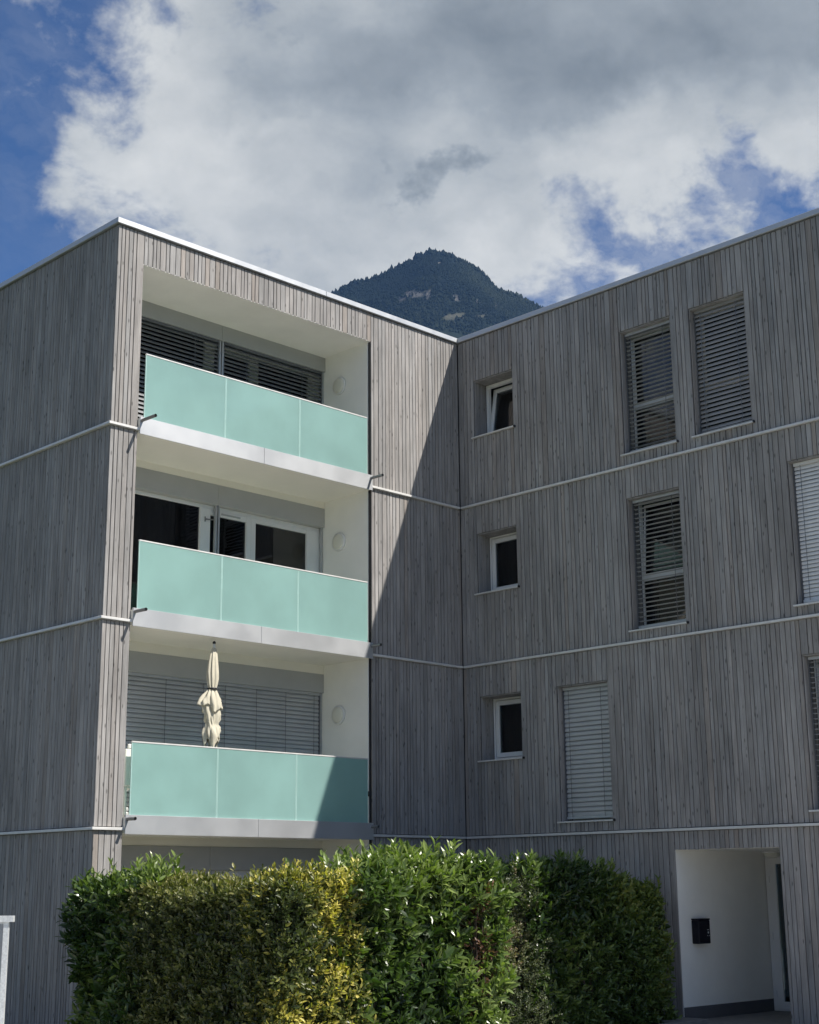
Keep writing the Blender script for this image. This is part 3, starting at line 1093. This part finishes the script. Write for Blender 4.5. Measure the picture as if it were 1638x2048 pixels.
# ------------------------------------------------------------------ hedge of mixed shrubs
LEAF_T = np.array([(0, 1, 6), (1, 2, 7), (1, 7, 6), (2, 3, 7), (3, 4, 7), (4, 5, 6), (4, 6, 7), (5, 0, 6)])


def leaves(P, D, Nn, ln, wd, rnd, droop=.15):
    n_ = len(P)
    D = D / np.linalg.norm(D, axis=1, keepdims=True)
    S = np.cross(D, Nn)
    S /= np.linalg.norm(S, axis=1, keepdims=True) + 1e-9
    Nn = np.cross(S, D)
    ln, wd = ln[:, None], wd[:, None]
    fold = wd * .16
    V = np.empty((n_, 8, 3))
    V[:, 0] = P
    V[:, 1] = P + D * ln * .30 + S * wd * .45 + Nn * fold
    V[:, 2] = P + D * ln * .68 + S * wd * .42 + Nn * (fold - ln * droop * .4)
    V[:, 3] = P + D * ln - Nn * ln * droop
    V[:, 4] = P + D * ln * .68 - S * wd * .42 + Nn * (fold - ln * droop * .4)
    V[:, 5] = P + D * ln * .30 - S * wd * .45 + Nn * fold
    V[:, 6] = P + D * ln * .30
    V[:, 7] = P + D * ln * .68 - Nn * ln * droop * .4
    T = (LEAF_T[None] + (np.arange(n_) * 8)[:, None, None]).reshape(-1, 3)
    return V.reshape(-1, 3), T, np.repeat(rnd, 8)


def shoots(base, axis, length, nl, ln, wd, rng, hue, spread=.9):
    """leafy twigs: nl leaves set spirally along every axis"""
    n_ = len(base)
    axis = axis / np.linalg.norm(axis, axis=1, keepdims=True)
    t1 = np.cross(axis, rng.normal(size=(n_, 3)))
    t1 /= np.linalg.norm(t1, axis=1, keepdims=True)
    t2 = np.cross(axis, t1)
    out = []
    for k in range(nl):
        f = (k + .6) / nl
        ang = k * 2.4 + rng.uniform(-.4, .4, n_)
        rad = t1 * np.cos(ang)[:, None] + t2 * np.sin(ang)[:, None]
        sp = spread * (1.15 - .75 * f)
        D = axis * 1.0 + rad * sp * 1.3 + rng.normal(size=(n_, 3)) * .16
        P = base + axis * (length * f)[:, None] + rad * .004
        Nn = axis - rad * .3 + rng.normal(size=(n_, 3)) * .2
        s = (.72 + .5 * math.sin(f * 2.6)) * rng.uniform(.6, 1.3, n_)
        out.append((P, D, Nn, ln * s, wd * s, np.clip(hue + rng.normal(size=n_) * .12 + (.12 * f), 0, 1)))
    return [np.concatenate([o[i] for o in out]) for i in range(6)]


def shrub(name, label, box, mat, ln, wd, n, seed, rough=.12, tall=(.25, 18), top=None, hue_fn=None, bumpy=.12, lean=.6, nl=9, slen=.26, sprig_n=10, corner=.28, run='x', ov=(.22, .22)):
    """box = x0,x1,y0,y1,h : a clipped, uneven block of foliage built from leafy twigs"""
    x0, x1, y0, y1, h = box
    rng = np.random.default_rng(seed)
    if run == 'x':
        x0, x1 = x0 - ov[0], x1 + ov[1]
    else:
        y0, y1 = y0 - ov[0], y1 + ov[1]
    root = thing(name, ((x0 + x1) / 2, (y0 + y1) / 2, 0), label, 'shrub', 'shrubs of the mixed hedge')
    fx, fy = x1 - x0, y1 - y0
    areas = np.array([fy * h * 1.0, fy * h * .35, fx * h * 1.0, fx * h * .35, fx * fy * 1.5])
    face = rng.choice(5, size=n, p=areas / areas.sum())
    u, v = rng.uniform(0, 1, n), rng.uniform(0, 1, n)
    P = np.empty((n, 3))
    Nn = np.zeros((n, 3))
    for k, (axis, sgn) in enumerate(((0, -1), (0, 1), (1, -1), (1, 1), (2, 1))):
        s = face == k
        if axis == 0:
            P[s] = np.c_[np.full(s.sum(), x0 if sgn < 0 else x1), y0 + fy * u[s], h * v[s]]
        elif axis == 1:
            P[s] = np.c_[x0 + fx * u[s], np.full(s.sum(), y0 if sgn < 0 else y1), h * v[s]]
        else:
            P[s] = np.c_[x0 + fx * u[s], y0 + fy * v[s], np.full(s.sum(), h)]
        Nn[s, axis] = sgn
    # round the block: pull points near edges and corners inwards
    c = np.array([(x0 + x1) / 2, (y0 + y1) / 2, h * .5])
    hs = np.array([fx / 2, fy / 2, h / 2])
    core = np.maximum(hs - corner, .02)
    q = P - c
    inner = np.clip(q, -core, core)
    inner[:, 2] = np.clip(q[:, 2], -h, core[2])
    dlt = q - inner
    dl = np.linalg.norm(dlt, axis=1, keepdims=True)
    nrm = np.where(dl > 1e-6, dlt / np.maximum(dl, 1e-6), Nn)
    P = c + inner + nrm * np.minimum(dl, corner)
    P += nrm * (nz(P, 2.6, seed + 1) * bumpy + nz(P, 8.0, seed + 5, 2) * bumpy * .45)[:, None]
    P -= nrm * (rng.uniform(0, 1, n) ** 1.5 * .30)[:, None]
    if top is not None:
        zf = top(P[:, 0], P[:, 1])
        P[:, 2] *= np.where(P[:, 2] > 0, 1 + (zf - 1) * np.clip(P[:, 2] / h, 0, 1), 1)
    P[:, 2] = np.maximum(P[:, 2], .03)
    # thin out towards neighbouring shrubs so that they grow into one another
    c0, e0, e1 = (P[:, 0], x0, x1) if run == 'x' else (P[:, 1], y0, y1)
    wob = .22 * nz(P, 4.0, seed + 31, 2)
    keep_p = np.ones(n)
    if ov[0] > 0:
        keep_p *= np.clip((c0 - e0 + wob) / .45, .03, 1)
    if ov[1] > 0:
        keep_p *= np.clip((e1 - c0 + wob) / .45, .03, 1)
    sel = rng.uniform(size=n) < keep_p
    P, nrm, n = P[sel], nrm[sel], int(sel.sum())
    ax = nrm * .75 + np.array([0, 0, lean]) + rng.normal(size=(n, 3)) * .38
    hue = np.clip(.5 + .30 * nz(P, 3.2, seed + 9, 2) + rng.normal(size=n) * .07, 0, 1)
    if hue_fn is not None:
        hue = hue_fn(P, hue, rng)
    sl = slen * rng.uniform(.55, 1.2, n)
    V, T, rv = leaves(*shoots(P - ax / np.linalg.norm(ax, axis=1, keepdims=True) * sl[:, None] * .6, ax, sl, nl, ln, wd, rng, hue))
    link('foliage', np_mesh('foliage', V, T, mat, rv), root, kind='stuff')
    # shoots that stand out of the top
    k = sprig_n
    sx, sy = rng.uniform(x0 + .1, x1 - .1, k), y0 + fy * rng.uniform(.05, .75, k)
    sz = np.full(k, h - .08)
    if top is not None:
        sz = h * top(sx, sy) - .08
    me_list = []
    for i in range(k):
        b = np.array([[sx[i], sy[i], sz[i]]])
        a = np.array([[rng.normal() * .24, rng.normal() * .24, 1.0]])
        le = np.array([rng.uniform(.14, .16 + tall[0])])
        hh = np.clip(np.array([.72]) + rng.normal(size=1) * .1, 0, 1)
        if hue_fn is not None:
            hh = np.clip(hue_fn(b, np.array([.6]), rng) + .08, 0, 1)
        S = shoots(b, a, le, 12, ln * 1.05, wd, rng, hh, spread=.8)
        V, T, rv = leaves(*S)
        # the shoot's own stem, a thin three-sided prism
        aa = a[0] / np.linalg.norm(a[0])
        r3 = [np.array([math.cos(g), math.sin(g), 0]) * .004 for g in (0, 2.1, 4.2)]
        sv = np.array([b[0] - aa * .15 + r for r in r3] + [b[0] + aa * le[0] + r * .4 for r in r3])
        st = np.array([(0, 1, 4), (0, 4, 3), (1, 2, 5), (1, 5, 4), (2, 0, 3), (2, 3, 5)]) + len(V)
        V = np.concatenate([V, sv])
        T = np.concatenate([T, st])
        rv = np.concatenate([rv, np.full(6, .3)])
        link('shoot', np_mesh('shoot', V, T, mat, rv), root)
    # twiggy inside
    br = MB()
    for _ in range(46):
        bx_, by_ = rng.uniform(x0 + .2, x1 - .2), rng.uniform(y0 + .2, y1 - .2)
        p = Vector((bx_, by_, -.02))
        for s_ in range(3):
            qn = p + Vector((rng.normal() * .16, rng.normal() * .16, h * .29))
            qn.x = min(max(qn.x, x0 + .15), x1 - .15)
            qn.y = min(max(qn.y, y0 + .15), y1 - .15)
            br.tube(p, qn, .018 - .004 * s_, .014 - .004 * s_, n=5, caps=False)
            p = qn
    br.build('branches', BARK, root)
    # inner foliage, larger leaves in one dark tone that fill the block
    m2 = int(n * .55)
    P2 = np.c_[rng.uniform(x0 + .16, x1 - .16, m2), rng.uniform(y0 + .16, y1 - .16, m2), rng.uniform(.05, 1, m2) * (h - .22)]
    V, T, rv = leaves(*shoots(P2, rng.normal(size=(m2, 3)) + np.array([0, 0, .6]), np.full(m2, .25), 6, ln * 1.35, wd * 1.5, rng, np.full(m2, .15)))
    link('inner_foliage', np_mesh('inner_foliage', V, T, mat, rv), root, kind='stuff')
    return root


LAUREL = mat_leaf("laurel_leaf", [(0, (.022, .042, .013)), (.45, (.050, .090, .022)), (.75, (.125, .180, .045)), (1, (.23, .29, .085))], .28)  # pale end of the ramp raised so top leaves look sunlit
OLIVE = mat_leaf("privet_leaf", [(0, (.026, .036, .013)), (.4, (.060, .078, .022)), (.7, (.15, .16, .045)), (1, (.27, .25, .09))], .40)
YELLOW = mat_leaf("golden_leaf", [(0, (.026, .040, .013)), (.30, (.062, .082, .024)), (.50, (.15, .165, .045)), (.66, (.42, .37, .075)), (.85, (.60, .51, .11)), (1, (.66, .60, .28))], .40)
GREYG = mat_leaf("cotoneaster_leaf", [(0, (.035, .048, .026)), (.5, (.085, .105, .052)), (.8, (.17, .18, .09)), (1, (.26, .19, .13))], .45)
MIDG = mat_leaf("green_shrub_leaf", [(0, (.03, .052, .016)), (.45, (.07, .115, .027)), (.8, (.14, .19, .04)), (1, (.23, .24, .06))], .4)
RED = mat_leaf("bronze_leaf", [(0, (.06, .035, .02)), (.5, (.14, .065, .04)), (1, (.24, .13, .08))], .45)


def golden(P, hue, rng):
    # clumps of yellow, strongest at the upper right, greener low down and to the left
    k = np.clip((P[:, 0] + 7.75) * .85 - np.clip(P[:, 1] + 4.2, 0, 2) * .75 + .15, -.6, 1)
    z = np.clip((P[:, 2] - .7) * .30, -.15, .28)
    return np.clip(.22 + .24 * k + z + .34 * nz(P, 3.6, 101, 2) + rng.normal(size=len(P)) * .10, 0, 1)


def golden2(P, hue, rng):
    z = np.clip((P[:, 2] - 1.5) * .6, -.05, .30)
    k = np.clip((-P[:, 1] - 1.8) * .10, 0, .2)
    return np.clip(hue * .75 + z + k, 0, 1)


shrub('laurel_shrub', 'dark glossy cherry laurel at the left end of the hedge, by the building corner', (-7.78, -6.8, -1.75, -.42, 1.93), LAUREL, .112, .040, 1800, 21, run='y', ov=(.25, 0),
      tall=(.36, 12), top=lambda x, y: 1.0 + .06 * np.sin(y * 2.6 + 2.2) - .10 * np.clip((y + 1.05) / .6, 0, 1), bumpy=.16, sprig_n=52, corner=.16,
      hue_fn=lambda P, h_, r_: np.clip(h_ - .02 + np.clip((P[:, 2] - 1.55) * .5, 0, .25), 0, 1))  # leaf colour lightened towards the top to imitate a sunlit band
shrub('privet_shrub', 'small leaved olive green shrub between the left laurel and the golden shrub', (-7.78, -6.7, -3.85, -1.55, 1.87), OLIVE, .058, .026, 5600, 22, run='y', ov=(.3, .25),
      tall=(.14, 12), top=lambda x, y: 1.0 + .03 * np.sin(y * 3.1 + 1.0), bumpy=.14, sprig_n=36, slen=.2, hue_fn=golden2, corner=.14)
shrub('golden_shrub', 'shrub with golden yellow and green leaves at the near corner of the hedge', (-7.68, -6.55, -4.38, -3.75, 1.89), YELLOW, .062, .027, 4200, 23, ov=(0, .3),
      tall=(.18, 12), top=lambda x, y: 1.0 + .05 * np.clip((x + 7.4) / 1.2, 0, 1) + .02 * np.sin(x * 6), bumpy=.16, sprig_n=32, slen=.2, hue_fn=golden, corner=.2)
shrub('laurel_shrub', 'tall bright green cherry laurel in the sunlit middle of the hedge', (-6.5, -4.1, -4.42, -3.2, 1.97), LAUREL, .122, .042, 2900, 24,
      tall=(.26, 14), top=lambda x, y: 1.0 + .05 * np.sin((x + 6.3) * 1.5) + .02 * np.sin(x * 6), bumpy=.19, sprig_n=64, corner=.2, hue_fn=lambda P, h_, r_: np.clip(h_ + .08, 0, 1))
shrub('bronze_shrub', 'small shrub with reddish bronze leaves poking through the right part of the tall laurel', (-4.72, -4.28, -4.56, -4.0, 1.78), RED, .045, .02, 130, 29, ov=(0, 0),
      tall=(.1, 4), bumpy=.12, sprig_n=4, slen=.2, corner=.2)
shrub('cotoneaster_shrub', 'grey green fine leaved shrub at the edge of the shade, right of the tall laurel', (-4.30, -3.05, -4.25, -3.3, 2.02), GREYG, .034, .018, 6000, 25,
      tall=(.2, 10), top=lambda x, y: 1.0 + .05 * np.sin(x * 4), bumpy=.18, sprig_n=14, slen=.17, nl=11, corner=.25)
shrub('laurel_shrub', 'dark cherry laurel wholly in the shade left of the rounded end shrub', (-3.2, -1.50, -4.25, -3.2, 2.04), LAUREL, .10, .034, 2300, 26,
      tall=(.16, 10), top=lambda x, y: 1.02 + .03 * np.sin(x * 5), bumpy=.17, sprig_n=36, corner=.16)
shrub('green_shrub', 'mid green shaded shrub at the right end of the hedge beside the entrance', (-1.62, -.36, -4.25, -3.2, 1.82), MIDG, .070, .035, 2800, 27, ov=(.25, 0),
      tall=(.12, 8), top=lambda x, y: 1.03 - .06 * np.clip((x + 1.0) / .8, 0, 1), bumpy=.16, sprig_n=18, slen=.2, corner=.2)
MB().add([(-8.1, -4.49, .002), (-.05, -4.49, .002), (-.05, -3.1, .002), (-6.7, -3.1, .002), (-6.7, .4, .002), (-8.1, .4, .002)], [(0, 1, 2, 3), (0, 3, 4, 5)]).build('soil_bed', SOIL, kind='structure')

# ------------------------------------------------------------------ mountain
AZ = math.radians(46.08)
MH = np.array([math.sin(AZ), math.cos(AZ), 0.0])
MR = np.array([math.cos(AZ), -math.sin(AZ), 0.0])
SUM = np.array(CAM) + MH * 3000.0
RU = np.array([-2600, -900, -600, -339.9, -274.6, -220, -181.7, -143.3, -77.3, -38.7, -22.1, 0, 16.3, 32.7, 70.8, 103.1, 129.7, 172.7, 220.8, 258, 420, 800, 2600])
RZ = np.array([-30, 880, 1070, 1203, 1234, 1261, 1278, 1289, 1316, 1339, 1345.5, 1347, 1343, 1341, 1323, 1298.5, 1266, 1247, 1220, 1197, 1090, 820, -30])


def terrain(u, w):
    P = np.c_[u, w, np.zeros_like(u)]
    z = np.interp(u, RU, RZ)
    aw = np.abs(w)
    z = z - .86 * aw + .00006 * aw * aw
    k = np.clip((aw - 15) / 160, 0, 1)
    z += k * (nz(P, .012, 3, 3) * 26 + nz(P, .05, 4, 3) * 7)
    far = np.clip((np.abs(u) - 300) / 200, 0, 1)
    z += far * nz(P, .008, 5, 3) * 30
    return np.maximum(z, -30)


def m_to_w(u, w, z):
    return SUM[None, :] * np.array([1, 1, 0]) + MR[None] * u[:, None] + MH[None] * w[:, None] + np.c_[0 * u, 0 * u, z]


gu = np.concatenate([np.linspace(-2600, -520, 50), np.linspace(-500, 480, 150), np.linspace(500, 2600, 50)])
gw = np.concatenate([np.linspace(-1700, -620, 24), np.linspace(-600, 90, 110), np.linspace(120, 1700, 30)])
UU, WW = np.meshgrid(gu, gw)
uu, ww = UU.ravel(), WW.ravel()
V = m_to_w(uu, ww, terrain(uu, ww))
nu = len(gu)
ii = (np.arange(len(gw) - 1)[:, None] * nu + np.arange(nu - 1)[None]).ravel()
T = np.concatenate([np.c_[ii, ii + 1, ii + nu + 1], np.c_[ii, ii + nu + 1, ii + nu]])

ROCKS = [(-42, 1258, 20, 8), (-16, 1258, 11, 9), (42, 1246, 4, 9), (88, 1238, 5, 6), (8, 1328, 9, 5), (128, 1226, 8, 4), (-70, 1246, 9, 4), (150, 1216, 7, 4)]
MEADOW = [(32, 1203, 17, 6), (54, 1209, 8, 5), (92, 1203, 20, 3)]


def region(u, z, items, jit):
    out = np.full(len(u), -3.0)
    for a, b, ra, rb in items:
        out = np.maximum(out, 1.25 - ((u - a) / ra) ** 2 - ((z - b) / rb) ** 2)
    return out + jit


vz = V[:, 2]
jit = nz(np.c_[uu, ww, vz], .11, 8, 3) * .9
va = vz * 3000.0 / (3000.0 + ww)
rock = np.clip(region(uu, va, ROCKS, jit) * 2.2, 0, 1) * (ww < 20)
mead = np.clip(region(uu, va, MEADOW, jit) * 2.5, 0, 1) * (ww < 20)
m, N = new_mat("mountain_slope")
pos = N.n('ShaderNodeNewGeometry').outputs['Position']
ra = N.n('ShaderNodeAttribute', attribute_name='rnd').outputs['Fac']
ma = N.n('ShaderNodeAttribute', attribute_name='meadow').outputs['Fac']
g1 = N.noise(pos, .05, 6, .65)
g2 = N.noise(N.vec('MULTIPLY', pos, (1, 1, .25)), .16, 5, .65)
c = N.mixc(N.smooth(g1, .3, .7), (.006, .011, .007), (.014, .020, .011))
rk = N.mixc(N.smooth(g2, .35, .65), (.03, .03, .03), (.13, .126, .12))
c = N.mixc(ra, c, rk)
c = N.mixc(ma, c, N.mixc(N.smooth(g1, .35, .65), (.06, .062, .045), (.10, .095, .07)))
finish(N, principled(N, c, .95, 0, .1, bump(N, g2, .8, 4.0)).outputs[0])
me = np_mesh('mountain', V, T, m, rock, True)
at = me.attributes.new('meadow', 'FLOAT', 'POINT')
at.data.foreach_set('value', mead.astype(np.float32))
link('mountain', me, None, kind='structure')

# wood on the slope: thousands of conifers and round crowns read as one mass
rng = np.random.default_rng(77)
nt = 30000
tu = rng.uniform(-420, 380, nt)
tw = -np.abs(rng.normal(0, 1, nt)) * 170 + 14
keep = tw > -480
tu, tw = tu[keep], tw[keep]
cu = np.concatenate([rng.uniform(-420, 380, 700), tu])
cw = np.concatenate([rng.uniform(-8, 6, 700), tw])
tu, tw = cu, cw
tz = terrain(tu, tw)
j2 = nz(np.c_[tu, tw, tz], .11, 8, 3) * .9
ta = tz * 3000.0 / (3000.0 + tw)
bare = np.maximum(region(tu, ta, ROCKS, j2), region(tu, ta, MEADOW, j2) * 1.3)
keep = ((bare < .35 + rng.uniform(-.2, .45, len(tu))) | (rng.uniform(size=len(tu)) < .12)) & (tz > 1040)
tu, tw, tz = tu[keep], tw[keep], tz[keep]
nt = len(tu)
hgt = rng.uniform(4.0, 9.5, nt) * (1 + .25 * nz(np.c_[tu, tw, tz], .04, 12, 2))
hgt[rng.uniform(size=nt) < .06] *= 1.3
hgt = np.where((tw > -9) & (rng.uniform(size=nt) < .45), hgt * 1.7, hgt)
rad = hgt * rng.uniform(.20, .40, nt)
base = m_to_w(tu, tw, tz - .6)
KS = 6
rings = [(0.08, .75), (.35, 1.0), (.62, .62), (.85, .28)]
VV = np.empty((nt, KS * len(rings) + 1, 3))
for k, (fz, fr) in enumerate(rings):
    for i in range(KS):
        a = 2 * math.pi * (i + .5 * (k % 2)) / KS
        rr = rad * fr * rng.uniform(.7, 1.25, nt)
        VV[:, k * KS + i, 0] = base[:, 0] + rr * math.cos(a)
        VV[:, k * KS + i, 1] = base[:, 1] + rr * math.sin(a)
        VV[:, k * KS + i, 2] = base[:, 2] + hgt * (fz + rng.uniform(-.05, .05, nt))
VV[:, -1] = base + np.c_[np.zeros(nt), np.zeros(nt), hgt]
TT = []
for k in range(len(rings) - 1):
    for i in range(KS):
        a, b = k * KS + i, k * KS + (i + 1) % KS
        TT += [(a, b, b + KS), (a, b + KS, a + KS)]
k = (len(rings) - 1) * KS
TT += [(k + i, k + (i + 1) % KS, KS * len(rings)) for i in range(KS)]
TT = np.array(TT)
nvp = KS * len(rings) + 1
T = (TT[None] + (np.arange(nt) * nvp)[:, None, None]).reshape(-1, 3)
tr = np.repeat(np.clip(rng.uniform(0, 1, nt) * .45 + .22 + .42 * nz(np.c_[tu, tw, tz], .022, 15, 3), 0, 1), nvp)
NEEDLE = mat_leaf("forest_crowns", [(0, (.003, .007, .005)), (.5, (.008, .014, .008)), (1, (.026, .034, .019))], .9, .05, .1)
link('forest', np_mesh('forest', VV.reshape(-1, 3), T, NEEDLE, tr), None, kind='stuff')

# summit mast
mz = float(terrain(np.array([31.0]), np.array([0.0]))[0])
mp = m_to_w(np.array([31.0]), np.array([0.0]), np.array([mz]))[0]
t = thing('summit_mast', tuple(mp), 'tiny thin mast on the wooded summit of the mountain', 'mast')
MB().tube(Vector(mp) - Vector((0, 0, 1)), Vector(mp) + Vector((0, 0, 21.0)), .7, .4, n=6).build('pole', GALV, t)
MB().tube(Vector(mp) + Vector((-2.4, 2.4, 17.5)), Vector(mp) + Vector((2.4, -2.4, 17.5)), .4, n=6).build('crossbar', GALV, t)

# ------------------------------------------------------------------ haze
hz = MB().box(-5900, 5900, -5900, 5900, -45, 1395)
m = bpy.data.materials.new("haze")
m.use_nodes = True
m.node_tree.nodes.clear()
N = NT(m.node_tree)
pv = N.n('ShaderNodeVolumePrincipled')
pv.inputs['Color'].default_value = (0.25, 0.50, 1.0, 1)
pv.inputs['Density'].default_value = 0.000045
o = N.n('ShaderNodeOutputMaterial')
N.link(pv.outputs[0], o.inputs['Volume'])
hz.build('haze', m, kind='stuff')
